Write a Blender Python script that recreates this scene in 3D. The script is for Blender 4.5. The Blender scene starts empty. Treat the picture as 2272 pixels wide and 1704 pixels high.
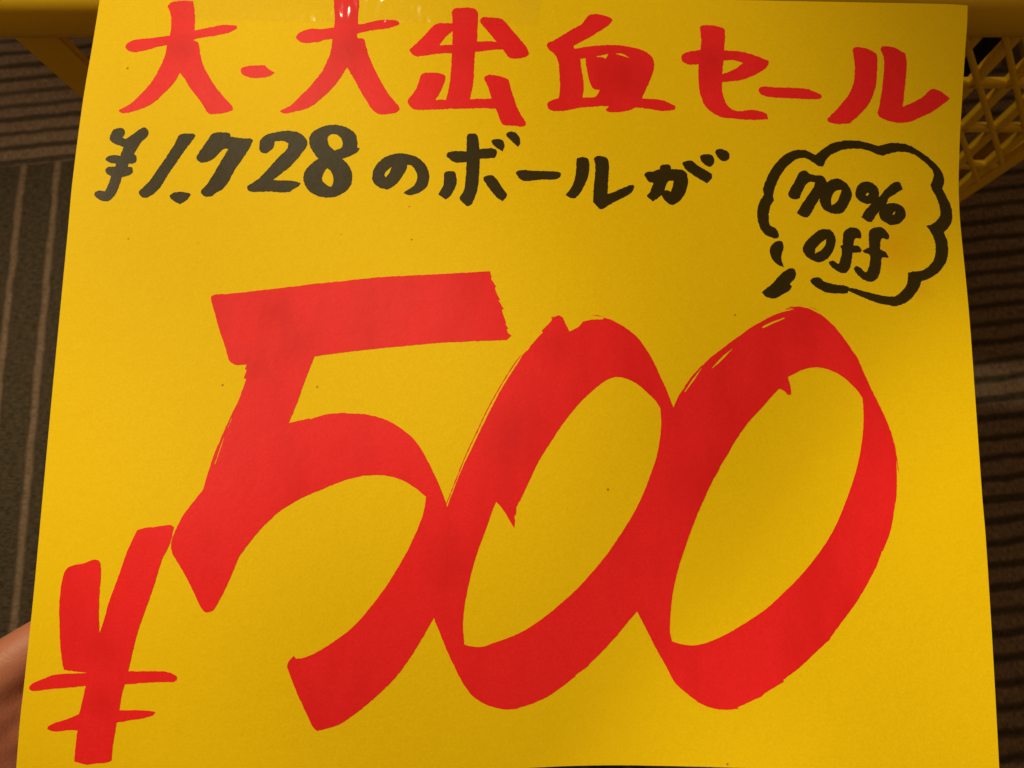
import bpy, bmesh, math, random
import numpy as np
from mathutils import Vector, Matrix, noise
from mathutils.geometry import delaunay_2d_cdt

S = bpy.context.scene
COL = S.collection
random.seed(5)

# ---------------------------------------------------------------- camera
CAM_H, PITCH, FPX = 0.48, math.radians(70), 1700.0
CAM = Vector((0, 0, CAM_H))
FWD = Vector((0, math.cos(PITCH), -math.sin(PITCH)))
UPV = Vector((0, math.sin(PITCH), math.cos(PITCH)))
RGT = Vector((1, 0, 0))
cam = bpy.data.cameras.new('camera')
cam.sensor_width = 36.0
cam.lens = FPX / 2272 * 36.0
cam.clip_start = 0.01
cam.clip_end = 50
cam.dof.use_dof = True
cam.dof.focus_distance = 0.25
cam.dof.aperture_fstop = 16
camo = bpy.data.objects.new('camera', cam)
COL.objects.link(camo)
camo.location = CAM
camo.rotation_euler = (math.radians(90) - PITCH, 0, 0)
S.camera = camo

# ---------------------------------------------------------------- world, lamps, exposure
w = bpy.data.worlds.new('World'); S.world = w; w.use_nodes = True
w.node_tree.nodes['Background'].inputs[0].default_value = (1.0, 0.62, 0.28, 1)
w.node_tree.nodes['Background'].inputs[1].default_value = 0.20
S.view_settings.view_transform = 'Standard'
S.view_settings.look = 'None'
S.view_settings.exposure = 0.02
S.view_settings.gamma = 1.0


def spot(name, loc, target, power, cone, blend, radius, col):
    l = bpy.data.lights.new(name, 'SPOT')
    l.energy = power; l.color = col; l.spot_size = math.radians(cone); l.spot_blend = blend
    l.shadow_soft_size = radius
    o = bpy.data.objects.new(name, l); COL.objects.link(o)
    o.location = loc
    o.rotation_euler = (Vector(target) - Vector(loc)).to_track_quat('-Z', 'Y').to_euler()
    return o


def P(px, py, z):
    """point of the place seen at photograph pixel (px,py), z metres in front of the camera"""
    return CAM + z * (FWD + RGT * ((px - 1136) / FPX) - UPV * ((py - 852) / FPX))

spot('ceiling_or_added_spot', (-1.05, 0.62, 1.70), (-0.56, 0.26, 0.0), 52, 22, 0.9, 0.035, (1.0, 0.86, 0.60))  # extra spot added to brighten the floor at the left
# ceiling downlights of the shop: one over the left shoulder of the scene; the spot after it is added
spot('ceiling_or_added_spot', (-1.15, 0.52, 1.70), P(120, 700, 0.30), 130, 25, 1.0, 0.035, (1.0, 0.89, 0.58))
spot('ceiling_or_added_spot', (-1.30, 0.15, 1.70), P(5580, 2960, 0.25), 104, 19.0, 0.018, 0.03, (1.0, 0.90, 0.60))  # added spot; its beam edge stands in for a shadow's edge on the sheet
spot('ceiling_or_added_spot', (-0.36, 0.74, 1.70), P(600, 100, 0.25), 6, 30, 1.0, 0.020, (1.0, 0.86, 0.60))

# ---------------------------------------------------------------- materials
def mat(name):
    m = bpy.data.materials.new(name); m.use_nodes = True
    nt = m.node_tree; b = nt.nodes['Principled BSDF']
    return m, nt, b


def N(nt, t, **k):
    n = nt.nodes.new(t)
    for a, v in k.items(): setattr(n, a, v)
    return n


def noise_tex(nt, scale, detail=2.0, rough=0.5, vec=None, mapping=None):
    n = N(nt, 'ShaderNodeTexNoise')
    n.inputs['Scale'].default_value = scale
    n.inputs['Detail'].default_value = detail
    n.inputs['Roughness'].default_value = rough
    tc = N(nt, 'ShaderNodeTexCoord')
    if mapping:
        mp = N(nt, 'ShaderNodeMapping'); mp.inputs['Scale'].default_value = mapping
        nt.links.new(tc.outputs['Object'], mp.inputs[0]); nt.links.new(mp.outputs[0], n.inputs['Vector'])
    else:
        nt.links.new(tc.outputs['Object'], n.inputs['Vector'])
    return n


def ramp(nt, src, stops):
    r = N(nt, 'ShaderNodeValToRGB')
    e = r.color_ramp.elements
    while len(e) < len(stops): e.new(0.5)
    for i, (p, c) in enumerate(stops):
        e[i].position = p
        e[i].color = (c, c, c, 1) if isinstance(c, (int, float)) else (*c, 1)
    nt.links.new(src, r.inputs[0])
    return r


def mix(nt, a, b, fac, mode='MIX'):
    m = N(nt, 'ShaderNodeMix', data_type='RGBA', blend_type=mode)
    if isinstance(fac, (int, float)): m.inputs[0].default_value = fac
    else: nt.links.new(fac, m.inputs[0])
    for i, v in ((6, a), (7, b)):
        if isinstance(v, tuple): m.inputs[i].default_value = (*v, 1)
        else: nt.links.new(v, m.inputs[i])
    return m.outputs[2]


def bump(nt, b, pairs):
    prev = None
    for h, strength, dist in pairs:
        bn = N(nt, 'ShaderNodeBump'); bn.inputs['Strength'].default_value = strength
        bn.inputs['Distance'].default_value = dist
        nt.links.new(h, bn.inputs['Height'])
        if prev: nt.links.new(prev.outputs[0], bn.inputs['Normal'])
        prev = bn
    nt.links.new(prev.outputs[0], b.inputs['Normal'])


def sheet_material(name, base, dark, speck, rough, spec, blot=0.0, blotcol=None, bumpk=1.0, stains=()):
    m, nt, b = mat(name)
    n1 = noise_tex(nt, 1400, 3, 0.7)
    n2 = noise_tex(nt, 380, 4, 0.6, mapping=(1, 1, 1))
    c = mix(nt, dark, base, ramp(nt, n1.outputs[0], [(0.3, 0), (0.7, 1)]).outputs[0])
    c = mix(nt, c, dark, mul(nt, ramp(nt, n2.outputs[0], [(0.5, 0), (0.75, 1)]).outputs[0], 0.5))
    if blot:
        n3 = noise_tex(nt, 30, 4, 0.6, mapping=(1.5, 0.5, 0.7))
        c = mix(nt, c, blotcol, mul(nt, ramp(nt, n3.outputs[0], [(0.45, 0), (0.7, 1)]).outputs[0], blot))
    if speck:
        v = N(nt, 'ShaderNodeTexVoronoi'); v.inputs['Scale'].default_value = 50
        tc = N(nt, 'ShaderNodeTexCoord'); nt.links.new(tc.outputs['Object'], v.inputs['Vector'])
        r = ramp(nt, v.outputs['Distance'], [(0.012, 1), (0.026, 0)])
        c = mix(nt, c, (0.16, 0.07, 0.01), mul(nt, r.outputs[0], 0.75))
    for centre, rad, tint, amt in stains:      # faint smears of wet paint
        tc = N(nt, 'ShaderNodeTexCoord')
        wn = noise_tex(nt, 70, 3, 0.6)
        ds = N(nt, 'ShaderNodeVectorMath', operation='DISTANCE'); nt.links.new(tc.outputs['Object'], ds.inputs[0]); ds.inputs[1].default_value = centre
        ad = N(nt, 'ShaderNodeMath', operation='MULTIPLY_ADD'); nt.links.new(wn.outputs[0], ad.inputs[0]); ad.inputs[1].default_value = rad * 1.1
        nt.links.new(ds.outputs['Value'], ad.inputs[2])
        rr = ramp(nt, ad.outputs[0], [(rad * 0.5, 1), (rad * 1.7, 0)])
        c = mix(nt, c, tint, mul(nt, rr.outputs[0], amt))
    n4 = noise_tex(nt, 110, 3, 0.6)
    nt.links.new(c, b.inputs['Base Color'])
    b.inputs['Roughness'].default_value = rough
    b.inputs['Specular IOR Level'].default_value = spec
    bump(nt, b, [(n1.outputs[0], 0.28 * bumpk, 0.00006), (n2.outputs[0], 0.4 * bumpk, 0.0001), (n4.outputs[0], 0.35, 0.0003)])
    return m


def mul(nt, a, k):
    m = N(nt, 'ShaderNodeMath', operation='MULTIPLY'); nt.links.new(a, m.inputs[0]); m.inputs[1].default_value = k
    return m.outputs[0]

# ---------------------------------------------------------------- mesh helpers
def link(name, verts, faces, m, parent=None, smooth=True, normals=None):
    me = bpy.data.meshes.new(name)
    me.from_pydata([tuple(v) for v in verts], [], faces)
    me.materials.append(m)
    if smooth: me.polygons.foreach_set('use_smooth', [True] * len(me.polygons))
    me.update()
    if normals is not None: me.normals_split_custom_set_from_vertices([tuple(n) for n in normals])
    o = bpy.data.objects.new(name, me); COL.objects.link(o)
    if parent: o.parent = parent
    return o


def empty(name, loc, label, cat, group=None):
    o = bpy.data.objects.new(name, None); COL.objects.link(o); o.location = loc
    o['label'] = label; o['category'] = cat
    if group: o['group'] = group
    o.empty_display_size = 0.02
    return o


def reparent(o, parent):
    o.parent = parent
    o.matrix_parent_inverse = Matrix.Translation(parent.location).inverted()

# ---------------------------------------------------------------- the sheet's shape
def c2w(x, y, z): return CAM + RGT * x - UPV * y + FWD * z
Q = [c2w(-.1421, -.1383, .2613), c2w(.1577, -.1314, .2684), c2w(.1526, .1247, .2368), c2w(-.1473, .1178, .2296)]
ORI = (Q[0] + Q[1] + Q[2] + Q[3]) / 4
AU = ((Q[1] - Q[0]) + (Q[2] - Q[3])).normalized()
AV = ((Q[3] - Q[0]) + (Q[2] - Q[1])); AV = (AV - AU * AV.dot(AU)).normalized()
AN = AV.cross(AU).normalized()
if AN.dot(CAM - ORI) < 0: AN = -AN
npA = [np.array(v) for v in (ORI, AU, AV, AN, CAM, RGT, UPV, FWD)]


def sig(x): return 1 / (1 + np.exp(-np.clip(x, -30, 30)))
def softplus(x, k): return k * np.log1p(np.exp(np.clip(x / k, -30, 30)))


def height(u, v):
    """gentle waves of the hand-held sheet, metres toward the viewer; u right, v down"""
    h = 0.0032 * np.sin(u * 21 + v * 5 + 0.6)
    h = h + 0.0026 * np.sin(u * 40 - v * 17 + 1.0)
    h = h + 0.0013 * np.sin(v * 38 + u * 11)
    h = h - 0.15 * softplus(-(u + 0.085), 0.018)          # left edge falls back
    # soft crease running from the right side down to the lower middle
    s = (u - 0.118) * 0.77 + v * 0.64
    h = h + 0.10 * softplus(s, 0.0035) - 0.06 * softplus(s - 0.045, 0.02)
    h = h - 0.13 * softplus(v - 0.085, 0.018)
    # top right corner pulled back to the rim
    t = (u - 0.03) * 0.6 - (v + 0.055) * 0.8
    h = h - 0.07 * softplus(t, 0.03)
    return h


def pix2uv(pts):
    O, U, V, Nn, C, R, Up, F = npA
    p = np.asarray(pts, float)
    d = F + R * ((p[:, :1] - 1136) / FPX) - Up * ((p[:, 1:] - 852) / FPX)
    u = np.zeros(len(p)); v = np.zeros(len(p)); h = np.zeros(len(p))
    den = d @ Nn
    for _ in range(25):
        t = (h + (O - C) @ Nn) / den
        X = C + d * t[:, None] - O
        u = X @ U; v = X @ V
        h = 0.5 * h + 0.5 * height(u, v)
    return np.c_[u, v]


def surf(uv, off=0.0):
    O, U, V, Nn = npA[:4]
    u, v = uv[:, 0], uv[:, 1]; e = 1e-4
    h = height(u, v)
    hu = (height(u + e, v) - height(u - e, v)) / (2 * e)
    hv = (height(u, v + e) - height(u, v - e)) / (2 * e)
    n = Nn - U * hu[:, None] - V * hv[:, None]
    n /= np.linalg.norm(n, axis=1)[:, None]
    return O + u[:, None] * U + v[:, None] * V + Nn * h[:, None] + n * off, n


def at_sheet(px, py):
    co, _ = surf(pix2uv([(px, py)]))
    return tuple(co[0] - np.array(ORI))

M_PAPER = sheet_material('yellow_poster_paper', (0.86, 0.582, 0.004), (0.79, 0.508, 0.003), True, 0.6, 0.08,
                         stains=[(at_sheet(1985, 545), 0.010, (0.80, 0.36, 0.003), 0.55), (at_sheet(2015, 465), 0.008, (0.82, 0.40, 0.003), 0.4),
                                 (at_sheet(2045, 645), 0.004, (0.80, 0.36, 0.01), 0.45)])
M_RED = sheet_material('red_poster_paint', (0.88, 0.022, 0.026), (0.78, 0.014, 0.018), False, 0.5, 0.15, 0.5, (0.64, 0.009, 0.012), 0.8,
                       stains=[(at_sheet(x, y), r, (0.62, 0.009, 0.012), a) for x, y, r, a in (
                           (610, 690, .008, .7), (660, 760, .009, .6), (560, 810, .008, .5), (225, 1440, .010, .55), (225, 1560, .007, .5),
                           (405, 110, .007, .7), (770, 105, .007, .7), (1385, 175, .012, .75), (1580, 135, .008, .7), (1030, 110, .007, .5),
                           (1240, 770, .009, .5), (1790, 715, .009, .4), (1130, 960, .011, .5), (1550, 1080, .012, .45), (1000, 1250, .010, .4))])
M_BLACK = sheet_material('black_marker_ink', (0.042, 0.027, 0.004), (0.028, 0.018, 0.002), False, 0.45, 0.13, 0.5, (0.05, 0.034, 0.010), 0.8)



def inside(poly, pts):
    x, y = pts[:, 0], pts[:, 1]; r = np.zeros(len(pts), bool)
    a = poly; b = np.roll(poly, -1, 0)
    for (x0, y0), (x1, y1) in zip(a, b):
        if y0 == y1: continue
        c = ((y0 > y) != (y1 > y)) & (x < (x1 - x0) * (y - y0) / (y1 - y0) + x0)
        r ^= c
    return r


def fill(outs, holes, step):
    """triangles (in mm of sheet coordinates) covering the union of outs minus holes"""
    allp = np.vstack(outs) * 1000
    lo, hi = allp.min(0), allp.max(0)
    coords, edges = [], []
    for lp in outs + holes:
        q = lp * 1000; b = len(coords)
        coords += [Vector(c) for c in q.tolist()]
        edges += [(b + i, b + (i + 1) % len(q)) for i in range(len(q))]
    gx, gy = np.meshgrid(np.arange(lo[0] + step / 2, hi[0], step), np.arange(lo[1] + step / 2, hi[1], step))
    g = np.c_[gx.ravel(), gy.ravel()]
    if len(g):
        ok = np.zeros(len(g), bool)
        for o in outs: ok |= inside(o * 1000, g)
        for o in holes: ok &= ~inside(o * 1000, g)
        coords += [Vector(c) for c in g[ok].tolist()]
    vs, _, fs, _, _, _ = delaunay_2d_cdt(coords, edges, [], 0, 1e-5)
    vs = np.array([tuple(c) for c in vs]); fs = np.array([list(f) for f in fs])
    cen = vs[fs].mean(1)
    ok = np.zeros(len(cen), bool)
    for o in outs: ok |= inside(o * 1000, cen)
    for o in holes: ok &= ~inside(o * 1000, cen)
    fs = fs[ok]
    used = np.unique(fs); mp = -np.ones(len(vs), int); mp[used] = np.arange(len(used))
    return vs[used] / 1000, mp[fs]


def on_sheet(name, outs, holes, m, parent, off, step=4.0):
    uv, fs = fill(outs, holes, step)
    co, n = surf(uv, off)
    p = co[fs]
    fn = np.cross(p[:, 1] - p[:, 0], p[:, 2] - p[:, 0])
    flip = (fn * n[fs[:, 0]]).sum(1) < 0
    fs[flip] = fs[flip][:, ::-1]
    loc = np.array(parent.location) if parent else 0
    return link(name, co - loc, fs.tolist(), m, parent, True, n)


def smooth_loop(pts, sharp, seg):
    """Catmull-Rom through the traced points, corners kept where sharp"""
    n = len(pts); out = []
    for i in range(n):
        p0, p1, p2, p3 = (np.array(pts[(i + k) % n], float) for k in (-1, 0, 1, 2))
        L = np.hypot(*(p2 - p1)) + 1e-6
        m1 = (p2 - p0) / 2 if not sharp[i] else (p2 - p1)
        m2 = (p3 - p1) / 2 if not sharp[(i + 1) % n] else (p2 - p1)
        for mm in (m1, m2):
            l = np.hypot(*mm)
            if l > L: mm *= L / l
        k = max(1, int(L / seg))
        for j in range(k):
            t = j / k; t2 = t * t; t3 = t2 * t
            out.append((2 * t3 - 3 * t2 + 1) * p1 + (t3 - 2 * t2 + t) * m1 + (-2 * t3 + 3 * t2) * p2 + (t3 - t2) * m2)
    return np.array(out)


def rough(loop, amp, seed):
    nx = np.roll(loop, -1, 0) - np.roll(loop, 1, 0)
    l = np.hypot(nx[:, 0], nx[:, 1])[:, None] + 1e-6
    nrm = np.c_[nx[:, 1], -nx[:, 0]] / l
    d = np.array([noise.noise(Vector((p[0] * .16, p[1] * .16, seed))) * 0.9 + noise.noise(Vector((p[0] * .45, p[1] * .45, seed + 7))) * 0.8 for p in loop])
    return loop + nrm * (d * amp)[:, None]


FR = dict(a=(200, 0, 4.424), b=(600, 0, 3.6867), c=(1150, 0, 3.6867), d=(1650, 50, 4.424), e=(200, 260, 3.6867),
          f=(780, 270, 5.2667), g=(1130, 290, 4.2538), h=(1650, 290, 4.046), i=(360, 580, 2.765), j=(360, 1080, 2.765),
          k=(960, 680, 3.6867), l=(960, 1130, 3.6867), m=(1460, 660, 3.6867), n=(1400, 1130, 3.6867), o=(0, 1130, 2.89), p=(0, 0, 1.0))


def loop(txt, amp=0.8, seg=3.0):
    """'frame x,y x,y! frame x,y ...' : a traced outline, ! = sharp corner"""
    fr = None; pts = []; sh = []
    for tkn in txt.split():
        if tkn in FR: fr = FR[tkn]; continue
        s = tkn.endswith('!'); x, y = tkn.rstrip('!').split(',')
        pts.append((fr[0] + float(x) / fr[2], fr[1] + float(y) / fr[2])); sh.append(s)
    lp = smooth_loop(pts, sh, seg)
    if amp: lp = rough(lp, amp, 3.3)
    return pix2uv(lp)

# ---------------------------------------------------------------- floor of carpet tiles
def carpet(name, style, wave):
    m, nt, b = mat(name)
    tc = N(nt, 'ShaderNodeTexCoord')
    sep = N(nt, 'ShaderNodeSeparateXYZ'); nt.links.new(tc.outputs['Object'], sep.inputs[0])
    wob = noise_tex(nt, 55, 2, 0.6)
    fine = noise_tex(nt, 330, 6, 0.85)
    tuft = noise_tex(nt, 1500, 3, 0.7)
    # irregular lines across the tile, a function of the tile's own y
    ax = N(nt, 'ShaderNodeMath', operation='MULTIPLY_ADD')
    nt.links.new(wob.outputs[0], ax.inputs[0]); ax.inputs[1].default_value = 0.004; nt.links.new(sep.outputs[1], ax.inputs[2])
    cmb = N(nt, 'ShaderNodeCombineXYZ'); nt.links.new(ax.outputs[0], cmb.inputs[1])
    lines = N(nt, 'ShaderNodeTexNoise'); lines.inputs['Scale'].default_value = 95; lines.inputs['Detail'].default_value = 1.0
    nt.links.new(cmb.outputs[0], lines.inputs['Vector'])
    band = N(nt, 'ShaderNodeTexNoise'); band.inputs['Scale'].default_value = 9; band.inputs['Detail'].default_value = 0
    nt.links.new(cmb.outputs[0], band.inputs['Vector'])
    wv = N(nt, 'ShaderNodeTexWave', wave_type='BANDS', bands_direction='Y'); wv.inputs['Scale'].default_value = wave
    wv.inputs['Distortion'].default_value = 0; nt.links.new(cmb.outputs[0], wv.inputs['Vector'])
    st = ramp(nt, lines.outputs[0], [(0.40, 0), (0.50, 1)])
    pile = noise_tex(nt, 520, 3, 0.7, mapping=(1.9, 0.42, 1))
    fz = ramp(nt, mix(nt, fine.outputs[0], pile.outputs[0], 0.6), [(0.40, 0), (0.60, 1)]).outputs[0]
    tan = mix(nt, (0.29, 0.190, 0.125), (0.10, 0.066, 0.040), fz)
    drk = mix(nt, (0.022, 0.017, 0.010), (0.100, 0.074, 0.045), fz)
    if style == 'tan':
        jit = mix(nt, mix(nt, wv.outputs[0], lines.outputs[0], 0.45), fine.outputs[0], 0.22)
        wl = ramp(nt, jit, [(0.28, 0), (0.46, 1)])
    else:
        wl = ramp(nt, mix(nt, wv.outputs[0], fine.outputs[0], 0.25), [(0.72, 0), (0.84, 0.95)])
    c = mix(nt, drk, tan, wl.outputs[0])
    c = mix(nt, c, (0.24, 0.15, 0.07), mul(nt, ramp(nt, tuft.outputs[0], [(0.54, 0), (0.70, 1)]).outputs[0], 0.45))
    nt.links.new(c, b.inputs['Base Color'])
    b.inputs['Roughness'].default_value = 0.95; b.inputs['Specular IOR Level'].default_value = 0.1
    bump(nt, b, [(wl.outputs[0], 0.5, 0.0015), (fine.outputs[0], 0.9, 0.0016), (tuft.outputs[0], 0.8, 0.0008)])
    return m


def build_floor():
    ms, nt, b = mat('floor_screed'); b.inputs['Base Color'].default_value = (0.03, 0.025, 0.02, 1)
    fl = link('floor', [(-3, -3, -.006), (3, -3, -.006), (3, 3, -.006), (-3, 3, -.006)], [(0, 1, 2, 3)], ms, None, False)
    fl['kind'] = 'structure'
    mc = carpet('tan_striped_carpet', 'tan', 24.0)
    mb = carpet('dark_striped_carpet', 'dark', 12.5)
    base = None
    ROT = math.radians(7.0)
    # the corner where four tiles meet, left part seen at y=340 of the photograph
    corner = Vector((0.02, 0.395, 0)); T = 0.5
    h = T / 2 - 0.00005
    bm = bmesh.new()
    bmesh.ops.create_cube(bm, size=1)
    for v in bm.verts: v.co = Vector((v.co.x * 2 * h, v.co.y * 2 * h, v.co.z * 0.006 - 0.003))
    bmesh.ops.bevel(bm, geom=[e for e in bm.edges if all(v.co.z > -0.001 for v in e.verts)], offset=0.0002, segments=1, affect='EDGES')
    me = bpy.data.meshes.new('carpet_tile'); bm.to_mesh(me); bm.free(); me.materials.append(mc)
    me2 = me.copy(); me2.materials.clear(); me2.materials.append(mb)
    for i in range(-3, 3):
        for j in range(-3, 3):
            o = bpy.data.objects.new('carpet_tile', me2 if (i + j) % 2 == 0 else me); COL.objects.link(o); o.parent = fl
            p = Vector(((i + .5) * T, (j + .5) * T, 0)); p.rotate(Matrix.Rotation(ROT, 3, 'Z'))
            o.location = corner + p
            turn = (i + j) % 2          # quarter-turned tiles
            o.rotation_euler = (0, 0, ROT + (math.pi / 2 if turn == 0 else 0) + (math.pi if (i * 3 + j) % 4 == 1 else 0))
    return fl

# left-near tile must run lengthwise, left-far tile crosswise: (i,j)=(-1,-1) turn 0 -> lengthwise
build_floor()

# ---------------------------------------------------------------- yellow basket
M_PLAS, nt, b = mat('yellow_plastic')
nz = noise_tex(nt, 300, 3, 0.6)
nt.links.new(mix(nt, (0.72, 0.43, 0.006), (0.80, 0.49, 0.008), nz.outputs[0]), b.inputs['Base Color'])
b.inputs['Roughness'].default_value = 0.5
b.inputs['Specular IOR Level'].default_value = 0.35
b.inputs['Subsurface Weight'].default_value = 0.0
bump(nt, b, [(nz.outputs[0], 0.15, 0.0002)])


def bar_mesh(a, bb, wdt, dep, nrm, bev=0.3):
    """rounded bar from a to b, width wdt across, depth dep along nrm"""
    d = (bb - a).normalized(); s = d.cross(nrm).normalized(); nn = s.cross(d).normalized()
    prof = []
    r = bev
    for cx, cy, a0 in ((1, 1, 0), (-1, 1, 90), (-1, -1, 180), (1, -1, 270)):
        for k in range(4):
            t = math.radians(a0 + k * 30)
            m = min(wdt, dep) / 2 * r * 2
            prof.append((cx * (wdt / 2 - m / 1) + m * math.cos(t), cy * (dep / 2 - m / 1) + m * math.sin(t)))
    vs = []
    for q in (a, bb):
        for x, y in prof: vs.append(q + s * x + nn * y)
    n = len(prof)
    fs = [(i, (i + 1) % n, n + (i + 1) % n, n + i) for i in range(n)]
    fs += [tuple(range(n))[::-1], tuple(range(n, 2 * n))]
    return vs, fs


def build_basket():
    # rim line of the front: through two points seen under the photograph's top edge
    A = P(-65, -12, 0.304); B = P(2769, 16, 0.310)
    zr = (A.z + B.z) / 2; A.z = B.z = zr
    ex = (B - A); W = ex.length; ex.normalize()
    ez = Vector((0, 0, 1)); ey = ez.cross(ex).normalized()   # away from viewer
    root = empty('shopping_basket', (A + B) / 2 - ez * (zr - 0.001) , 'yellow plastic shopping basket with lattice sides behind the price sign', 'basket')
    D = 0.33; H = zr - 0.004; TAP = 0.032
    def bar(name, a, bb, wdt, dep, nrm, bev=0.3):
        vs, fs = bar_mesh(a, bb, wdt, dep, nrm, bev)
        o = link(name, [v - root.location for v in vs], fs, M_PLAS, root, True)
        mod = o.modifiers.new('edge', 'EDGE_SPLIT'); mod.split_angle = math.radians(50)
        return o
    top = [A, B, B + ey * D, A + ey * D]
    c = sum(top, Vector()) / 4
    bot = []
    for q, sx, sy in zip(top, (1, -1, -1, 1), (1, 1, -1, -1)):
        bot.append(q + ex * sx * TAP + ey * sy * TAP * 0.8 - ez * H)
    # rim: a rolled band with rounded section, one loop swept round the four sides
    prof = []
    RW, RH = 0.011, 0.0135
    for k in range(20):
        t = 2 * math.pi * k / 20
        cx, sy = math.cos(t), math.sin(t)
        prof.append((RW * abs(cx) ** .75 * (1 if cx > 0 else -1), RH * abs(sy) ** .75 * (1 if sy > 0 else -1)))
    path = []
    R = 0.008
    for qi, (q, sx, sy, a0) in enumerate(zip(top, (1, -1, -1, 1), (1, 1, -1, -1), (180, 270, 0, 90))):
        cc = q + ex * sx * R + ey * sy * R
        for k in range(9):
            t = math.radians(a0 + k * 90 / 8)
            o_ = ex * math.cos(t) + ey * math.sin(t)
            path.append((cc + o_ * R, o_))
    vs = [p + o_ * x + ez * z - root.location for p, o_ in path for x, z in prof]
    n, m = len(prof), len(path)
    fs = [(i * n + k, ((i + 1) % m) * n + k, ((i + 1) % m) * n + (k + 1) % n, i * n + (k + 1) % n) for i in range(m) for k in range(n)]
    link('rim', vs, fs, M_PLAS, root)
    # base lattice
    for k in range(6):
        t = k / 5
        bar('base_bar', bot[0].lerp(bot[1], t), bot[3].lerp(bot[2], t), 0.004, 0.004, ez)
    for k in range(4):
        t = k / 3
        bar('base_bar', bot[0].lerp(bot[3], t) + ez * .0015, bot[1].lerp(bot[2], t) + ez * .0015, 0.004, 0.004, ez)
    # walls
    for i in range(4):
        t0, t1, b0, b1 = top[i], top[(i + 1) % 4], bot[i], bot[(i + 1) % 4]
        along = (t1 - t0).normalized()
        nrm = (t1 - t0).cross(b0 - t0).normalized()
        def W2(s, d):            # s 0..1 along, d metres below the rim
            f = d / H
            return (t0.lerp(b0, f)).lerp(t1.lerp(b1, f), s)
        L = (t1 - t0).length
        # corner panel, solid and broad
        e = 0.004
        for s0, s1 in ((0.0, 0.021 / L), (1 - 0.011 / L, 1.0)):
            a_, b_ = W2(s0, .008), W2(s1, .008); c_, d_ = W2(s1, H), W2(s0, H)
            nn = nrm * e / 2
            vv = [a_ + nn, b_ + nn, c_ + nn, d_ + nn, a_ - nn, b_ - nn, c_ - nn, d_ - nn]
            bm = bmesh.new(); bv = [bm.verts.new(v - root.location) for v in vv]
            for f in ((0, 1, 2, 3), (7, 6, 5, 4), (0, 4, 5, 1), (1, 5, 6, 2), (2, 6, 7, 3), (3, 7, 4, 0)): bm.faces.new([bv[k] for k in f])
            bmesh.ops.recalc_face_normals(bm, faces=bm.faces)
            bmesh.ops.bevel(bm, geom=list(bm.edges), offset=0.0012, segments=3, affect='EDGES')
            me = bpy.data.meshes.new('corner_panel'); bm.to_mesh(me); bm.free(); me.materials.append(M_PLAS)
            o = bpy.data.objects.new('corner_panel', me); COL.objects.link(o); o.parent = root
        if i == 0:
            rows = [0.0165, 0.0525, 0.0890, 0.126, 0.160, 0.193, 0.225, H - 0.004]
            gap = 0.0172
        else:
            rows = [0.012, 0.10, 0.18, H - 0.004]
            gap = 0.075
        l0 = (0.034 if i == 0 else 0.02) / L; l1 = 1 - 0.010 / L
        for r in rows[1:]:
            bar('crossbar', W2(l0, r), W2(l1, r), 0.0052, 0.0038, nrm)
        if i:
            nr = max(3, int(round(L * (l1 - l0) / gap)))
            for k in range(nr):
                q = l0 + (l1 - l0) * k / nr
                bar('rib', W2(q, 0.010) + nrm * .0004, W2(q, H) + nrm * .0004, 0.0050, 0.0046, nrm)
            continue
        lean = (b0 - t0) / H - along * (b0 - t0).dot(along) / H      # straight down the wall, without the sideways taper
        inw = (b0 - t0).dot(along) / H
        def W3(x, d): return t0 + along * x + lean * d
        def at_px(px, py):
            r = FWD + RGT * ((px - 1136) / FPX) - UPV * ((py - 852) / FPX)
            X = CAM + r * ((t0 - CAM).dot(nrm) / r.dot(nrm)) - t0
            d = -X.z
            return X.dot(along), d
        x_r, _ = at_px(2184, 154)
        x_s, d_s = at_px(2158, 140)
        def lim(x, dx, d0):                      # depth at which a strand meets the corner post or the foot
            d = H
            den = dx + inw
            if den > 0: d = min(d, (L - 0.007 - x + dx * d0) / den)
            return d
        k = -int(x_r / gap)
        while x_r + k * gap < L - 0.012:
            x = x_r + k * gap; k += 1
            if x < 0.036: continue
            bar('rib', W3(x, 0.010) + nrm * .0004, W3(x, lim(x, 0, 0)) + nrm * .0004, 0.0056, 0.0046, nrm)
        SL = 0.78
        x_s -= (d_s - 0.0165) * SL
        k = -int(x_s / gap) - 6
        while x_s + k * gap < L - 0.012:
            x = x_s + k * gap; k += 1
            d0 = 0.0165 if x > 0.036 else 0.0165 + (0.036 - x) / (SL)
            d1 = lim(x, SL, 0.0165)
            if d1 - d0 < 0.01 or d0 > H: continue
            bar('lattice_strand', W3(x + (d0 - .0165) * SL, d0) - nrm * .0006, W3(x + (d1 - .0165) * SL, d1) - nrm * .0006, 0.0028, 0.0030, nrm)
    return root

build_basket()


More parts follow.
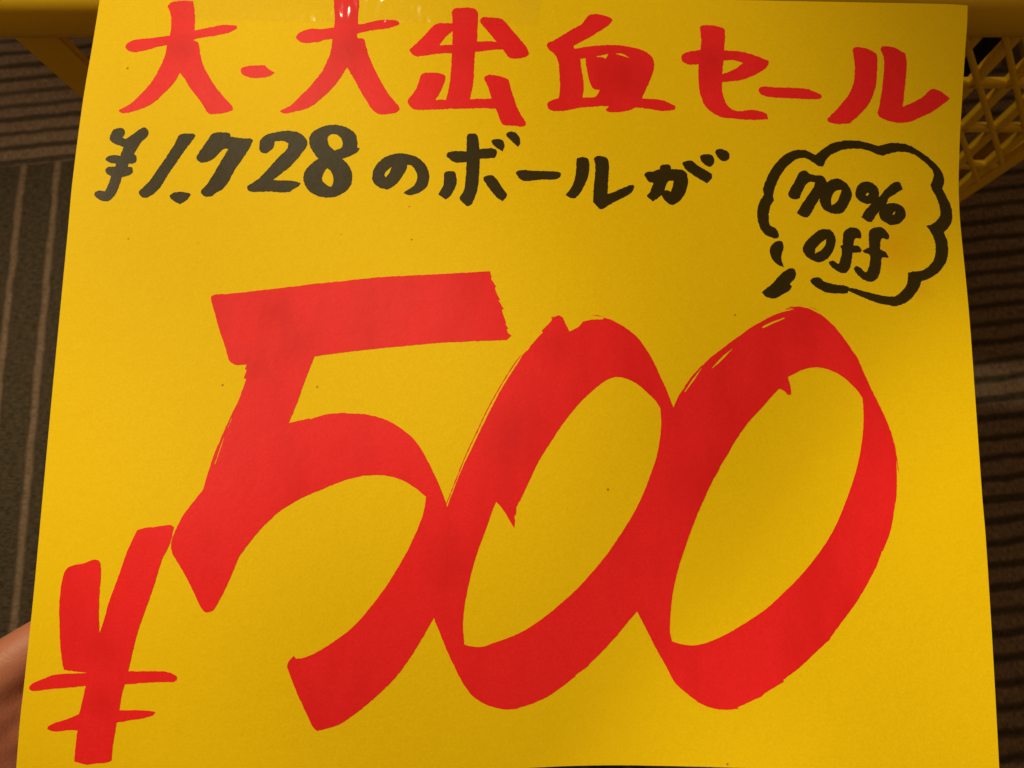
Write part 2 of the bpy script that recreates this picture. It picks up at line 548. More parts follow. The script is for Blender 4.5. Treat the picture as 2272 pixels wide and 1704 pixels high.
def build_bag():
    """dark crumpled bag lying in the right half of the basket"""
    m, nt, b = mat('black_bag_cloth')
    b.inputs['Base Color'].default_value = (0.006, 0.006, 0.008, 1)
    b.inputs['Roughness'].default_value = 0.75; b.inputs['Specular IOR Level'].default_value = 0.15
    n1 = noise_tex(nt, 900, 2, 0.5); bump(nt, b, [(n1.outputs[0], 0.3, 0.0004)])
    A, B = P(-65, -12, 0.304), P(2769, 16, 0.310)
    ex = (B - A).normalized(); ez = Vector((0, 0, 1)); ey = ez.cross(ex).normalized()
    base = A.lerp(B, 0.655) + ey * 0.165; base.z = 0.012
    root = empty('cloth_bag', base, 'black bag lying inside the yellow basket, seen through the right lattice', 'bag')
    bm = bmesh.new(); bmesh.ops.create_icosphere(bm, subdivisions=5, radius=1)
    for v in bm.verts:
        c = v.co.copy()
        f = 0.97 + 0.03 * noise.noise(c * 2.2) + 0.02 * noise.noise(c * 6)
        sx, sy, sz = (abs(c.x) ** .32 * (1 if c.x > 0 else -1), abs(c.y) ** .28 * (1 if c.y > 0 else -1), abs(c.z) ** .35 * (1 if c.z > 0 else -1))
        k = 0.98 + 0.10 * (c.z + 1) / 2
        v.co = ex * sx * 0.140 * f * k + ey * sy * 0.138 * f + ez * (sz * 0.108 * f + 0.108)
    me = bpy.data.meshes.new('body'); bm.to_mesh(me); bm.free(); me.materials.append(m)
    me.polygons.foreach_set('use_smooth', [True] * len(me.polygons))
    o = bpy.data.objects.new('body', me); COL.objects.link(o); o.parent = root
    # two strap handles lying on top
    for q in (-1, 1):
        pts = [Vector(ex * (0.05 * math.cos(t)) + ey * (q * 0.03 + 0.012 * math.sin(3 * t)) + ez * (0.216 + 0.010 * math.sin(t))) for t in [math.pi * i / 12 for i in range(13)]]
        vs, fs = [], []
        for i, p in enumerate(pts):
            vs += [p - ey * .006, p + ey * .006, p + ey * .006 + ez * .0015, p - ey * .006 + ez * .0015]
            if i:
                a = 4 * i
                for c0 in range(4): fs.append((a - 4 + c0, a - 4 + (c0 + 1) % 4, a + (c0 + 1) % 4, a + c0))
        link('handle', vs, fs, m, root)

build_bag()

# ---------------------------------------------------------------- the price sign
sign = empty('price_sign', ORI, 'yellow paper sale sign hand-painted in red and black, taped to the basket rim', 'sign')
EDGE = """p 225,-38 700,-28 1200,-14 1650,0 1900,5 2100,9 2147,12! 2146,50 2141,120 2135,215 2130,300 2127,400 2128,450 2131,500 2150,695 2164,885
 2179,1098 2187,1191 2203,1446 2217,1702 2219,1732! 1950,1717 1650,1704 1450,1699 1350,1698 1230,1701 1000,1713 600,1731 200,1742 33,1745!
 36,1703 45,1592 52,1531 66,1402 77,1294 98,1065 117,860 150,517 161,400 184,224 205,100 221,0"""
def build_paper():
    ol = loop(EDGE, 0.0, 8)
    uv, fs = fill([ol], [], 3.0)
    top, n = surf(uv); p = top[fs]
    fn = np.cross(p[:, 1] - p[:, 0], p[:, 2] - p[:, 0])
    flip = (fn * n[fs[:, 0]]).sum(1) < 0
    fs[flip] = fs[flip][:, ::-1]
    th = 0.00022
    k = len(top)
    et, en = surf(ol); m = len(et)
    out = np.roll(et, -1, 0) - np.roll(et, 1, 0); out = np.cross(out, en); out /= np.linalg.norm(out, axis=1)[:, None]
    if (out * (et - et.mean(0))).sum() < 0: out = -out
    vs = np.vstack([top, top - n * th, et, et - en * th]); nn = np.vstack([n, -n, out, out])
    faces = fs.tolist() + (fs[:, ::-1] + k).tolist()
    for i in range(m):
        a, b_ = 2 * k + i, 2 * k + (i + 1) % m
        faces.append((a, b_, b_ + m, a + m))
    return link('paper', vs - np.array(sign.location), faces, M_PAPER, sign, True, nn)
paper = build_paper()

LETTERS = [
 ('character', 'red character with two sweeping legs at the top left corner', 'R', [
  "a 768,48 800,22 850,12 930,5 1010,10! 1025,100 1030,180 1025,300! 1100,285 1200,265 1300,245 1435,250! 1442,275 1390,310 1260,345 1130,365 1050,378 1005,398! 1055,412 1068,440! 1080,530 1110,640 1160,740 1230,850 1320,960 1390,1035! 1398,1078 1310,1110 1190,1122 1150,1100 1080,990 1000,890 930,780 882,710! 840,790 780,860 700,940 620,1010 550,1050 450,1085 330,1112 280,1090 310,1065 380,1030 460,960 540,880 620,780 690,650 735,540 755,445! 680,455 560,490 480,508 400,508 355,480 352,440 400,405 480,385 600,375 700,360 785,348! 795,260 795,180 785,120 762,65"], []),
 ('dash', 'short red dash between the first two red characters', 'R', ["a 1478,690 1500,660 1580,645 1710,640 1740,665 1812,712! 1770,745 1640,768 1540,755 1490,725"], []),
 ('character', 'second red two-legged character, its top under the tape', 'R', [
  "b 535,-55 720,-55! 725,50 718,120 715,200! 780,190 870,168 960,162 1040,170 1052,195 1020,215 940,235 850,245 770,262 712,275 712,310! 765,322 778,360! 800,440 850,560 900,660 960,760 1010,825 1045,860! 1053,900 1000,928 900,935 845,910 800,850 740,750 680,640 626,552! 590,610 540,680 480,750 420,805 350,860 280,895 200,912 130,928 80,912 110,890 170,860 240,790 330,700 410,600 460,510 495,410 510,318! 450,325 400,342 320,350 260,350 215,320 215,290 260,255 340,235 420,238 520,225! 528,150 522,60"], []),
 ('character', 'red character of two stacked bowls on a post', 'R', [
  "b 1485,90 1510,68 1590,62 1670,70 1695,100 1695,180 1690,340! 1750,340 1800,338 1850,345! 1790,270 1720,190 1715,160 1740,140 1820,143 1890,155 1930,190 1980,250 2040,320 2095,390 2115,440 2095,462 2010,480 1950,470 1925,440 1900,403! 1820,408 1675,425! 1668,500 1665,600 1655,700 1632,812! 1700,808 1808,808! 1790,740 1750,650 1750,630 1790,612 1870,622 1950,650! 1975,750 2010,860 2050,940 2088,1000 2085,1025 2050,1035 1970,1028 1910,1025 1885,1000 1860,930 1840,890! 1750,885 1600,888 1450,892 1300,897 1200,898 1150,880 1122,840 1122,820 1160,775 1200,710 1222,640 1240,605 1300,592 1400,603 1430,620 1430,650 1400,730 1350,818! 1400,815 1435,818! 1462,700 1478,560 1482,435! 1350,442 1210,462 1160,445 1140,405 1160,385 1230,320 1330,215 1380,190 1492,192! 1485,130"],
  ["b 1382,370! 1435,300 1490,255! 1487,365!"]),
 ('character', 'red character like a filled dish with a slanting lid', 'R', [
  "c 232,370 240,350 290,330 360,290 450,235 520,195 570,130 600,118 680,120 750,145 770,165 740,205 650,265 540,330 455,375 460,398! 600,378 720,368 820,370 920,385 1010,410 1080,450 1108,500 1110,560 1080,650 1040,740 1010,805! 1080,810 1160,815 1230,840 1280,865 1278,895 1180,908 1080,892 960,878! 900,905 790,920 730,912 715,900 740,868! 640,870 520,880 420,898 350,908 260,900 235,865 240,840 280,818 330,805! 342,720 335,600 325,500 300,450 250,405"],
  ["c 505,480! 550,475! 555,540 570,620 590,690 620,730 665,735! 630,790 525,798! 535,700 520,580", "c 625,465! 680,452 738,440! 715,478! 680,468", "c 785,438! 850,440 910,475! 850,456"]),
 ('character', 'red hooked character left of the long red dash', 'R', [
  "c 1488,215 1530,207 1600,210 1670,230 1690,250 1685,412! 1780,418 1880,435 1980,470 2045,500 2050,520 2020,560 1950,605 1870,640 1790,660 1665,672! 1668,740 1685,810 1720,870 1780,908 1850,905 1920,898 1985,910 2038,935! 2040,975! 1950,980 1850,978 1740,968 1680,965 1600,930 1530,870 1490,780 1475,680 1472,525! 1400,528 1350,510 1330,475 1350,440 1400,420 1488,410! 1495,330 1490,260"],
  ["c 1678,495! 1760,492 1838,515! 1770,565 1668,608!"]),
 ('dash', 'long red dash before the last red character', 'R', ["d 145,660 165,632 230,628 280,635 420,638 600,648 680,672 760,708 768,722 745,748 640,752 450,743 340,740 210,722 160,695"], []),
 ('character', 'last red character of two strokes at the top right', 'R', [
  "d 1070,265 1095,242 1190,250 1270,285 1305,310! 1313,380 1308,500 1295,620 1250,760 1190,850 1110,930 1040,985 980,996 880,992 830,975 820,950 870,895 960,800 1040,690 1080,580 1090,450 1080,340",
  "d 1345,265 1365,235 1430,235 1510,258 1585,305! 1600,400 1595,520 1580,650 1560,828! 1650,790 1750,735 1830,660 1855,650 1910,665 1980,710 2025,745! 1960,800 1860,870 1750,925 1640,970 1550,985 1440,970 1340,930 1315,895 1335,800 1355,680 1370,540 1378,400 1370,320"], []),
 ('yen_sign', 'small black yen sign', 'K', [
  "e 165,150 190,105 240,88 275,95 285,130 265,165 290,178! 330,155 390,110 430,85 460,90 478,125 465,160 430,190 400,230 360,300! 375,320 378,360 350,380 315,380! 308,405! 340,410 350,435 340,465 300,482 262,488! 235,570 200,640 150,685 110,688 60,665 35,635 45,610 80,600 120,605! 150,550 172,482! 140,465 122,435 145,408 210,403! 212,380! 165,372 125,345 145,320 180,310 248,315! 262,275 275,245! 230,230 180,205 160,180"], []),
 ('digit', 'black digit 1', 'K', ["e 725,150 770,135 850,135 860,155 830,200 760,290 700,380 650,450 600,530 560,590 500,640 450,660 410,640 398,615 430,575 480,530 550,430 620,330 690,220"], []),
 ('comma', 'black dot after the digit 1', 'K', ["e 650,650 680,620 740,610 815,622 822,632 800,670 735,712! 690,690"], []),
 ('digit', 'black digit 7 in the old price', 'K', ["e 990,145 1030,125 1100,125 1140,130 1150,160! 1220,170 1300,175 1335,185! 1300,260 1240,350 1180,440 1130,530 1080,590 1020,625 1000,645 940,650 908,620 908,600 960,540 1030,430 1100,310 1130,262! 1100,258 1060,290 1010,340 960,365 905,375! 868,340 870,320 910,260 960,190"], []),
 ('digit', 'black digit 2', 'K', ["e 1385,220 1395,180 1450,140 1550,118 1650,112 1730,140 1775,190 1770,240 1720,310 1640,400 1560,465 1495,515! 1580,518 1680,522 1722,540! 1710,560 1630,612! 1560,615 1450,608 1340,612 1300,605 1282,575 1300,555 1370,510 1450,430 1540,330 1610,260 1620,215! 1580,197 1510,198! 1500,250 1450,290 1410,295 1385,265"], []),
 ('digit', 'black digit 8', 'K', ["e 1950,65 2030,65 2100,85 2165,130 2185,190 2185,245! 2205,255! 2180,290 2110,325 2060,340! 2110,385 2140,450 2140,530 2100,600 2020,645 1940,658 1850,640 1780,590 1745,520 1755,450 1800,390 1868,340! 1820,280 1793,215 1800,150 1850,100"],
  ["e 1945,160 1975,140 2020,145 2060,185 2060,245 2000,272! 1960,235 1943,195", "e 1940,418! 1970,445 1990,500 1985,545 1970,570! 1935,555 1900,520 1902,480 1920,440"]),
 ('character', 'black looping character after the digit 8', 'K', ["f 240,640 255,570 310,480 400,410 500,378 600,370 700,390 790,430 860,500 900,590 905,680 880,760 800,825 740,850 670,858 605,835! 650,800 720,755 760,690 765,620 740,560 700,515 650,505! 640,560 590,640 530,720 450,780 400,790 340,775 270,730 242,680"],
  ["f 470,525! 440,600 400,650! 385,625 405,580!"]),
 ('character', 'black cross-shaped character with two side strokes and two ticks', 'K', [
  "f 1348,165 1370,142 1450,140 1472,165 1485,230 1495,322! 1560,315 1640,310 1690,330 1698,370 1680,410 1650,425 1500,435! 1495,560 1485,700 1460,830 1420,930 1395,975 1350,985 1310,955 1265,910 1265,875 1300,830! 1325,740 1338,600 1342,470! 1290,478 1220,480 1160,450 1108,400 1130,360 1200,345 1345,345! 1345,250",
  "f 1085,600 1120,580 1195,580 1220,620 1230,690 1210,770 1160,860 1100,910! 1015,855! 1030,820 1070,740 1080,660",
  "f 1545,650 1590,628 1660,635 1710,690 1760,770 1815,840! 1810,880 1760,932! 1700,890 1640,820 1580,740 1545,680",
  "f 1635,225 1660,205 1740,205 1780,245 1785,300 1765,348! 1700,310 1650,265",
  "f 1805,150 1840,118 1910,125 1950,165 1970,220 1965,270 1945,298! 1890,245 1830,190"], []),
 ('dash', 'black dash in the second line', 'K', ["g 60,400 80,378 140,370 200,378 350,380 450,388 485,405 478,440 430,460 280,462 190,475 130,472 90,445"], []),
 ('character', 'black character of two strokes after the black dash', 'K', [
  "g 635,270 660,252 710,250 745,268 755,310 750,400 725,480 680,570 630,630 590,640 530,605! 570,560 610,480 630,380",
  "g 797,265 835,240 890,242 930,270 942,330 935,450 925,598! 980,580 1060,545 1130,515 1170,512 1182,530 1160,575 1100,620 1020,660 940,700 870,742 830,720 790,675! 795,560 808,430 812,330"], []),
 ('character', 'last black character of the second line, with three ticks', 'K', [
  "g 1275,415 1300,390 1370,380 1418,362! 1425,330 1460,318 1515,325 1528,362! 1590,365 1650,378 1680,420 1685,500 1660,590 1610,660 1550,700 1510,695 1460,650 1435,608! 1400,640 1350,667! 1295,618! 1330,570 1358,495! 1310,475",
  "g 1632,310 1655,288 1720,285 1770,320 1850,370 1915,410! 1910,450 1865,498! 1800,460 1730,415 1660,360",
  "g 1800,250 1825,225 1900,225 1930,260 1930,310 1895,342 1845,320 1815,290",
  "g 1943,200 1965,175 2020,175 2065,200 2080,235 2065,275 2030,290 1985,270 1955,235"],
  ["g 1505,475 1550,475! 1540,530 1525,577! 1490,560 1465,562! 1480,515"]),
 ('digit', 'black digit 7 in the speech bubble', 'K', ["h 495,380 530,358 565,362 600,390 660,400 710,405 745,455 735,520 690,590 650,660 600,750 575,778! 530,775 478,742! 510,680 570,590 625,510 640,465! 590,460 555,490 520,560 500,605 480,615 430,610 398,575 420,520 460,450"], []),
 ('digit', 'black digit 0 in the speech bubble', 'K', ["h 755,455 800,435 850,430 920,470 965,540 968,600 930,680 890,735 830,748 760,730 705,690 682,620 700,530 730,480"], ["h 880,530! 860,590 835,640 790,668! 785,620 800,570 830,540"]),
 ('percent_sign', 'black percent sign in the speech bubble', 'K', [
  "h 1002,555 1020,500 1070,460 1130,460 1185,490 1212,540 1210,600 1160,650 1100,655 1040,630 1005,590",
  "h 1345,465 1395,460 1415,490 1428,525! 1370,560 1300,610 1280,660 1210,730 1150,820! 1110,815 1058,775! 1080,730 1140,660 1220,590 1280,520",
  "h 1215,740 1235,690 1290,655 1360,650 1420,675 1452,720 1450,780 1400,830 1330,847 1270,825 1225,785"],
  ["h 1125,560! 1112,585 1096,578 1108,560", "h 1333,757! 1345,735 1362,722! 1352,752"]),
 ('letter', 'black letter O in the speech bubble', 'K', ["h 640,920 680,890 740,882 790,900 825,960 820,1030 790,1100 740,1160 680,1182 620,1165 560,1125 530,1070 550,1010 590,960"], ["h 738,975! 735,1020 700,1070 640,1102! 645,1060 690,1010"]),
 ('letter', 'first black letter f in the speech bubble', 'K', ["h 905,900 940,875 990,868 1040,895 1058,940 1050,972! 1010,965 990,990 985,1035! 1030,1035 1060,1070 1050,1092 975,1095! 970,1150 955,1230 920,1275 880,1278 820,1250 770,1200 765,1180 800,1165 840,1190 855,1195! 875,1130 880,1060 865,1040 890,1025! 890,950"], []),
 ('letter', 'second black letter f in the speech bubble', 'K', ["h 1130,900 1170,870 1230,865 1280,895 1305,940 1300,972 1275,975 1245,965 1228,1000 1225,1065! 1275,1090 1303,1138! 1240,1142 1235,1200 1220,1280 1190,1340 1140,1355 1080,1340 1010,1280 988,1235 1010,1215 1040,1225 1090,1270 1110,1262! 1130,1200 1130,1115 1090,1098 1068,1080 1100,1058 1128,1050! 1122,960"], []),
 ('speech_bubble', 'black scalloped speech bubble outline', 'K', [
  "h 300,968 240,955 170,910 130,820 122,710 150,620 180,575 172,530 190,470 230,380 290,290 370,215 450,180 530,170 590,190 645,218! 700,170 780,120 880,92 1000,88 1100,105 1210,138! 1290,115 1380,110 1480,130 1580,185 1680,260 1760,340 1795,410 1798,480 1780,520! 1820,590 1860,680 1870,780 1840,870 1795,910! 1825,990 1835,1090 1815,1180 1760,1260 1680,1320 1592,1352! 1580,1400 1530,1480 1450,1545 1370,1575 1300,1565 1200,1545 1080,1500 1000,1465 935,1435! 960,1410 1080,1440 1200,1470 1300,1487 1370,1480 1430,1430 1465,1370 1475,1310 1475,1275! 1530,1262 1600,1255 1660,1215 1710,1150 1722,1060 1710,980 1680,910 1640,855! 1680,845 1730,810 1762,760 1758,690 1730,600 1690,530 1675,490! 1695,440 1705,400 1690,350 1620,280 1530,215 1440,190 1350,195 1245,225! 1180,205 1080,168 980,160 880,175 790,215 740,260 715,322! 670,315 600,270 540,245 470,260 390,320 320,420 280,510 262,575! 270,625! 240,680 225,750 230,820 245,855 290,880 318,940",
  "h 235,1090 255,1020 310,988 350,1000 358,1050 342,1100 340,1160 362,1228! 310,1205 260,1160",
  "h 370,1260 410,1238 450,1240 470,1280 460,1325 415,1375! 432,1395! 410,1435 350,1470 290,1505! 240,1505 200,1490 162,1450! 210,1410 260,1370 320,1300",
  "h 598,1345 620,1322 680,1320 720,1352 800,1378 900,1390 950,1410! 930,1460! 850,1462 740,1450 660,1410 605,1370"], []),
 ('digit', 'large red digit 5', 'R', [
  "i 298,220 325,203 420,198 600,178 820,152! 860,148 910,140 1100,122 1300,100 1500,88 1750,75 2010,60! 2020,95! 2016,105 2050,155! 2040,160 2048,190 2072,235! 2062,240 2093,290! 2084,296 2095,340 2110,378! 2104,382 2121,410! 2112,418 2122,440 2141,455! 2112,482! 1900,490 1700,500 1500,518 1300,537 1100,560 935,582! 880,720 830,860 775,993! 860,970! 862,974 905,962! 904,970 1000,940 1120,928! 1122,932 1250,938 1380,975 1480,1035 1560,1110 1620,1210 1680,1330 1710,1400 1745,1500 j 1760,250 1750,400 1740,560 1700,720 1665,805! 1600,920 1520,1050 1430,1170 1330,1270 1200,1380 1080,1460 950,1498! 925,1475 870,1360 820,1250 765,1105! 775,1070 805,1038! 820,1055 880,1045 960,1008 1060,945 1180,850 1300,710 1400,570 1500,400 1570,250 1605,150 i 1618,1445! 1560,1395 1480,1345 1400,1320 1320,1310 1220,1318 1110,1345 1000,1390 880,1440 780,1495 700,1550 j 600,265 530,350 470,430! 430,530 380,640 320,750 290,768 258,768! 235,735 190,640 140,540 80,440 58,395 55,340 80,270 120,190 180,105 i 250,1400! 280,1300 320,1180 380,1040 430,930 465,860 495,780 515,725! 500,715! 518,665! 508,660! 518,632! 450,635 410,605 385,520 350,420 320,310"],
  ["i 458,885! 418,985 384,1060 344,1170 314,1256! 326,1240 360,1140 400,1022 438,930"]),
 ('digit', 'large red digit 0 next to the large 5', 'R', [
  "k 1120,205! 1060,85! 1068,92! 1030,72 1000,82 965,88! 978,100 970,120 940,150 890,200! 900,212! 850,265 800,320! 790,345 740,390 685,480 625,570 548,700 470,850 400,990 320,1160 238,1330 178,1480 122,1630 p 975,1180 955,1260 952,1320 l 8,885! 50,990 110,1140 180,1290 240,1410 320,1520 420,1590 520,1625 620,1638 720,1620 850,1575 970,1515 1100,1420 1170,1365! 1168,1358 1275,1280! 1280,1268 1380,1170 1500,1040 1590,930 1672,833! p 1440,1310 1470,1240 1495,1150 1508,1060 1505,980 k 1968,825! 1920,700 1870,590 1800,440 1720,310 1640,220 1540,150 1450,105 1400,90! 1395,104 1300,108 1230,125 1200,160",
  "k 724,395! 680,448 620,538 540,668 450,830 360,1020 270,1210 190,1410 110,1612! 116,1612! 196,1412 276,1213 366,1023 456,833 546,672 626,542 684,454",
  "k 1300,70! 1350,72 1405,90! 1350,78"],
  ["k 1520,577 1590,592 1680,640 1760,710 1820,770 1862,830! 1868,950 1858,1080 1830,1230 1780,1380 1730,1510 l 1660,0 1590,120 1500,260 1400,400 1290,530 1180,650 1060,760 940,860 800,960 660,1035 520,1085 400,1125 300,1118 258,1105! 248,950 260,800 285,660 320,510 370,340 430,180 k 495,1655 520,1598! 570,1655 l 620,75 667,155! 675,90! 668,60! 682,40 k 685,1640! 712,1585! 710,1600 740,1530! 735,1545 790,1430 850,1300 900,1210 960,1120 1050,980 1150,850 1250,740 1380,630 1450,590"]),
 ('digit', 'large red digit 0 at the end of the price', 'R', [
  "m 125,900! 160,820 210,745 270,660 360,560 430,490 510,430 600,360 700,290 760,245 850,195 930,150 1010,122 1112,97! 1065,78! 1150,75 1220,88 1330,140 1430,225 1510,320 1580,420 1635,500! 1680,610 1740,740 1800,860 1860,990 1910,1120 1940,1260 1950,1400 1950,1600 n 2150,20 2120,180 2060,340! 2052,345 2000,480 1920,630 1830,780 1740,900 1630,1050! 1625,1062 1500,1180 1370,1300 1245,1395! 1250,1408 1100,1500 1060,1535! 980,1570 870,1620! 880,1630 780,1640 680,1630 570,1590 450,1500 360,1420 300,1310 200,1130 110,950 48,835! p 1418,1310 1420,1250 1435,1170 1450,1100 1468,1020 1482,950",
  "m 200,750! 280,640 365,550! 285,650", "m 380,560! 470,480 590,385! 480,490", "m 1010,100! 1060,90 1100,96! 1060,98", "m 1230,72! 1270,85 1310,105! 1270,92",
  "m 1925,1150! 1945,1260 1960,1360 1968,1440! 1955,1360 1938,1260"],
  ["m 1060,652! 1150,605 1230,578 1310,572 1400,592 1490,635 1580,710 1640,775 1672,825! 1680,950 1675,1100 1650,1280 1610,1450 1560,1600 n 1725,15 1670,140 1590,280 1490,420 1370,560 1230,700 1090,825 940,925 800,1010 650,1080 550,1108 480,1112 400,1100 335,1080! 318,1000 322,880 335,730 360,590 400,440 450,290 500,150 560,0 m 440,1510! 505,1395! 503,1390 570,1280! 640,1160 740,1020 850,900 920,820 990,745! 1030,765 1060,797! 1088,795! 1085,745 1075,700",
   "m 845,243! 900,212 1030,164 1038,172! 920,222 860,250", "m 430,585! 520,488 632,396! 560,472 480,552", "m 212,772! 270,682 372,556! 290,682 222,772"]),
 ('yen_sign', 'large red yen sign at the lower left', 'R', [
  "o 428,380 470,358 530,348 600,322 630,325 645,350! 648,430 640,520 635,650 637,800! 670,700 700,590 760,430 820,260 880,135! 930,118 1000,112 1090,98 1115,115! 1090,220 1040,320 1000,450 960,570 920,680 880,800 850,920 822,1038! 950,1038 1060,1040 1110,1055 1138,1078 1115,1105 1000,1108 800,1122! 780,1200 765,1288! 860,1288 950,1290 995,1300 980,1320 920,1340 820,1355 748,1368! 735,1450 722,1530 715,1610! 680,1625 600,1630 560,1638 500,1625 478,1618! 482,1550 490,1480 497,1418! 440,1415 350,1425 305,1410 305,1395 350,1370 430,1345 508,1312! 530,1220 550,1132! 450,1142 300,1155 210,1165 185,1145 210,1115 290,1082 350,1060 450,1052 565,1048! 500,1042 410,1030! 400,980 388,880 383,760 380,640 385,560 400,450"], []),
 ('paint_dot', 'tiny red dot under the black looping character', 'R', ["f 673,982 683,992 673,1002 663,992"], []),
]
for k, (nm, lab, colr, outs, holes) in enumerate(LETTERS):
    big = 'large red' in lab
    amp = 1.1 if (colr == 'K') else (0.9 if big else 1.1)
    seg = 5 if big else 3.0
    o = on_sheet(nm, [loop(t, amp, seg) for t in outs], [loop(t, amp * .7, seg) for t in holes], M_RED if colr == 'R' else M_BLACK,
                 sign, 0.00004 + (0.000012 * (k % 3 + 1) if big else 0.0))
    o['label'] = lab

# ---------------------------------------------------------------- adhesive tape over the top edge
def build_tape():
    m = bpy.data.materials.new('clear_tape'); m.use_nodes = True; nt = m.node_tree
    nt.nodes.clear()
    out = N(nt, 'ShaderNodeOutputMaterial'); gl = N(nt, 'ShaderNodeBsdfGlossy'); tr = N(nt, 'ShaderNodeBsdfTransparent')
    gl.inputs['Roughness'].default_value = 0.09
    tr.inputs[0].default_value = (0.995, 0.992, 0.985, 1)
    fr = N(nt, 'ShaderNodeFresnel'); fr.inputs[0].default_value = 1.30
    mx = N(nt, 'ShaderNodeMixShader')
    nz1 = noise_tex(nt, 150, 0, 0.5, mapping=(2.6, 1, 1)); nz2 = noise_tex(nt, 38, 1, 0.5)
    bp = N(nt, 'ShaderNodeBump'); bp.inputs['Strength'].default_value = 0.35; bp.inputs['Distance'].default_value = 0.0008
    nt.links.new(nz1.outputs[0], bp.inputs['Height'])
    bp2 = N(nt, 'ShaderNodeBump'); bp2.inputs['Strength'].default_value = 0.5; bp2.inputs['Distance'].default_value = 0.002
    nt.links.new(nz2.outputs[0], bp2.inputs['Height']); nt.links.new(bp.outputs[0], bp2.inputs['Normal'])
    nt.links.new(bp2.outputs[0], gl.inputs['Normal'])
    nt.links.new(fr.outputs[0], mx.inputs[0]); nt.links.new(tr.outputs[0], mx.inputs[1]); nt.links.new(gl.outputs[0], mx.inputs[2])
    nt.links.new(mx.outputs[0], out.inputs[0])
    root = empty('clear_tape', ORI, 'strip of clear glossy adhesive tape across the sign\'s top edge', 'tape')
    uv, fs = fill([loop("p 395,-60 395,46! 800,50 1192,57! 1192,-60", 0.8, 6)], [], 1.0)
    co, n = surf(uv, 0.0)
    off = np.array([0.0005 + 0.0006 * max(0.0, noise.noise(Vector((u * 60, v * 90, 0.3)))) for u, v in uv])
    co = co + n * off[:, None]
    link('film', co - np.array(root.location), fs.tolist(), m, root)
build_tape()

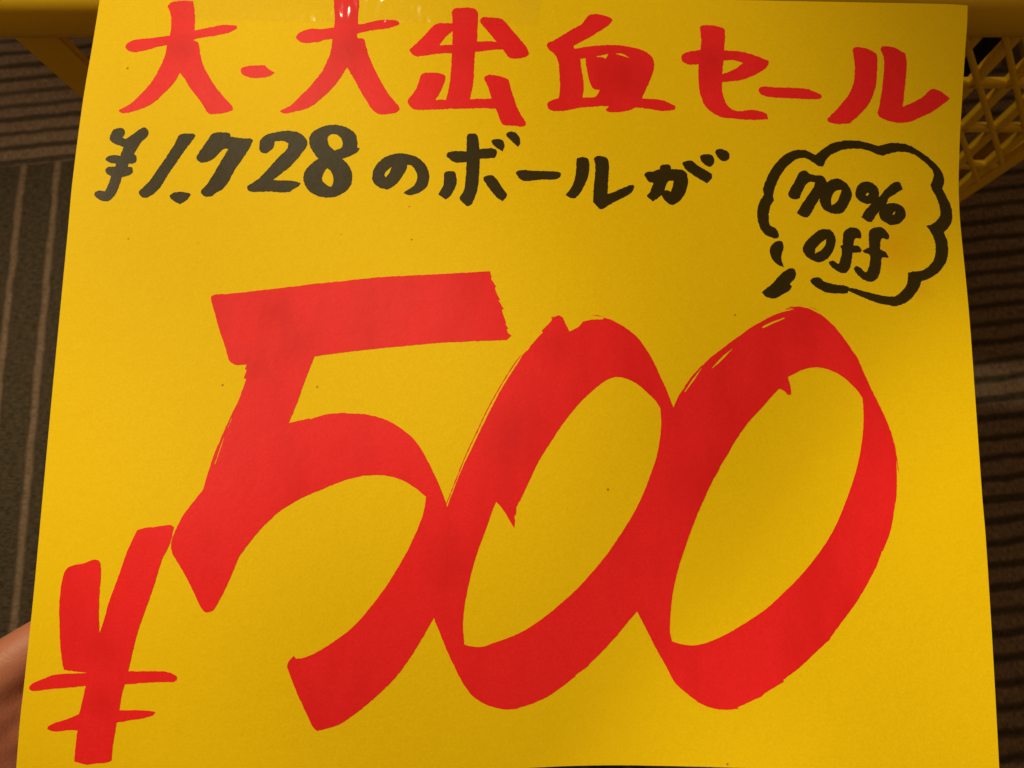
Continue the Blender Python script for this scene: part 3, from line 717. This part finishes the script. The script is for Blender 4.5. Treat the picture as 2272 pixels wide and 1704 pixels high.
# ---------------------------------------------------------------- the hand
def build_hand():
    m, nt, b = mat('skin')
    n1 = noise_tex(nt, 420, 4, 0.65); n2 = noise_tex(nt, 60, 3, 0.5)
    c = mix(nt, (0.35, 0.115, 0.066), (0.43, 0.150, 0.088), n2.outputs[0])
    nt.links.new(c, b.inputs['Base Color'])
    b.inputs['Roughness'].default_value = 0.5; b.inputs['Specular IOR Level'].default_value = 0.4
    b.inputs['Subsurface Weight'].default_value = 0.15
    b.inputs['Subsurface Radius'].default_value = (0.006, 0.002, 0.001)
    v = N(nt, 'ShaderNodeTexVoronoi'); v.inputs['Scale'].default_value = 900
    tc = N(nt, 'ShaderNodeTexCoord'); nt.links.new(tc.outputs['Object'], v.inputs['Vector'])
    bump(nt, b, [(v.outputs['Distance'], 0.25, 0.0002), (n1.outputs[0], 0.3, 0.0004)])
    wr = P(-420, 1990, 0.270)
    # (pixel, depth, radius) chains from wrist to finger tips, all behind the sheet but for the thumb
    chains = [
        [(-900, 2350, .30, .029), (-640, 2150, .285, .026), (-420, 1990, .272, .024)],
        [(-420, 1990, .272, .022), (-200, 1720, .268, .018), (20, 1490, .262, .0125), (150, 1395, .262, .0098), (270, 1335, .258, .0088), (340, 1300, .254, .0078)],
        [(-420, 1990, .272, .022), (-180, 1760, .271, .018), (40, 1545, .2655, .0128), (140, 1500, .266, .009)],
        [(-420, 1990, .272, .022), (-160, 1820, .273, .018), (55, 1655, .271, .0130), (140, 1600, .270, .009)],
        [(-420, 1990, .272, .022), (-160, 1800, .273, .018), (60, 1600, .269, .0130), (230, 1520, .266, .0098), (360, 1470, .261, .0088), (440, 1440, .256, .0078)],
        [(-400, 2010, .272, .022), (-170, 1890, .276, .017), (0, 1765, .278, .0125), (230, 1665, .267, .0095), (355, 1625, .262, .0085), (430, 1600, .257, .0076)],
        [(-380, 2040, .272, .021), (-180, 1980, .278, .015), (-40, 1880, .281, .0115), (190, 1805, .266, .0085), (290, 1775, .262, .0075), (345, 1755, .258, .0068)],
        [(-400, 1980, .265, .021), (-260, 1960, .246, .0155), (-90, 1915, .228, .0115), (30, 1840, .219, .0100), (85, 1795, .2165, .0085)],
    ]
    root = empty('hand', wr, "bare hand holding the sign's lower left edge from behind", 'hand')
    bm = bmesh.new()
    for ch in chains:
        back = 0.012 if ch is not chains[-1] else 0.0
        pts = [(P(x, y, z + back), r) for x, y, z, r in ch]
        for (p, r), (q, s) in zip(pts[:-1], pts[1:]):
            k = max(2, int((q - p).length / 0.003))
            for j in range(k + 1):
                t = j / k
                mt = Matrix.Translation(p.lerp(q, t) - root.location)
                bmesh.ops.create_icosphere(bm, subdivisions=2, radius=r + (s - r) * t, matrix=mt)
    me = bpy.data.meshes.new('skin_surface'); bm.to_mesh(me); bm.free(); me.materials.append(m)
    o = bpy.data.objects.new('skin_surface', me); COL.objects.link(o); o.parent = root
    rm = o.modifiers.new('remesh', 'REMESH'); rm.mode = 'VOXEL'; rm.voxel_size = 0.0016; rm.use_smooth_shade = True
    sm = o.modifiers.new('smooth', 'SMOOTH'); sm.factor = 0.6; sm.iterations = 14
    # thumb nail on the thumb pressing the front of the sheet
    mn, nt2, bn = mat('nail'); bn.inputs['Base Color'].default_value = (0.68, 0.38, 0.27, 1); bn.inputs['Roughness'].default_value = 0.25
    tip = P(75, 1800, .2075); d = (P(85, 1795, .2165) - P(30, 1840, .219)).normalized()
    up = (CAM - tip).normalized(); s = d.cross(up).normalized(); up = s.cross(d).normalized()
    vs, fs = [], []
    for i in range(9):
        for j in range(9):
            a, c2 = (i / 8 - .5) * 2, (j / 8 - .5) * 2
            wd = 0.0055 * (1 - 0.12 * c2 * c2)
            ln = 0.0065 * (c2 if abs(a) < .5 else c2 * (1.06 - .12 * abs(a)))
            vs.append(tip + s * a * wd + d * ln + up * (0.0014 - 0.0022 * a * a - .0006 * c2 * c2) - root.location)
    for i in range(8):
        for j in range(8): fs.append((i * 9 + j, i * 9 + j + 1, i * 9 + j + 10, i * 9 + j + 9))
    nl = link('nail', vs, fs, mn, root); sd = nl.modifiers.new('t', 'SOLIDIFY'); sd.thickness = 0.0006
build_hand()
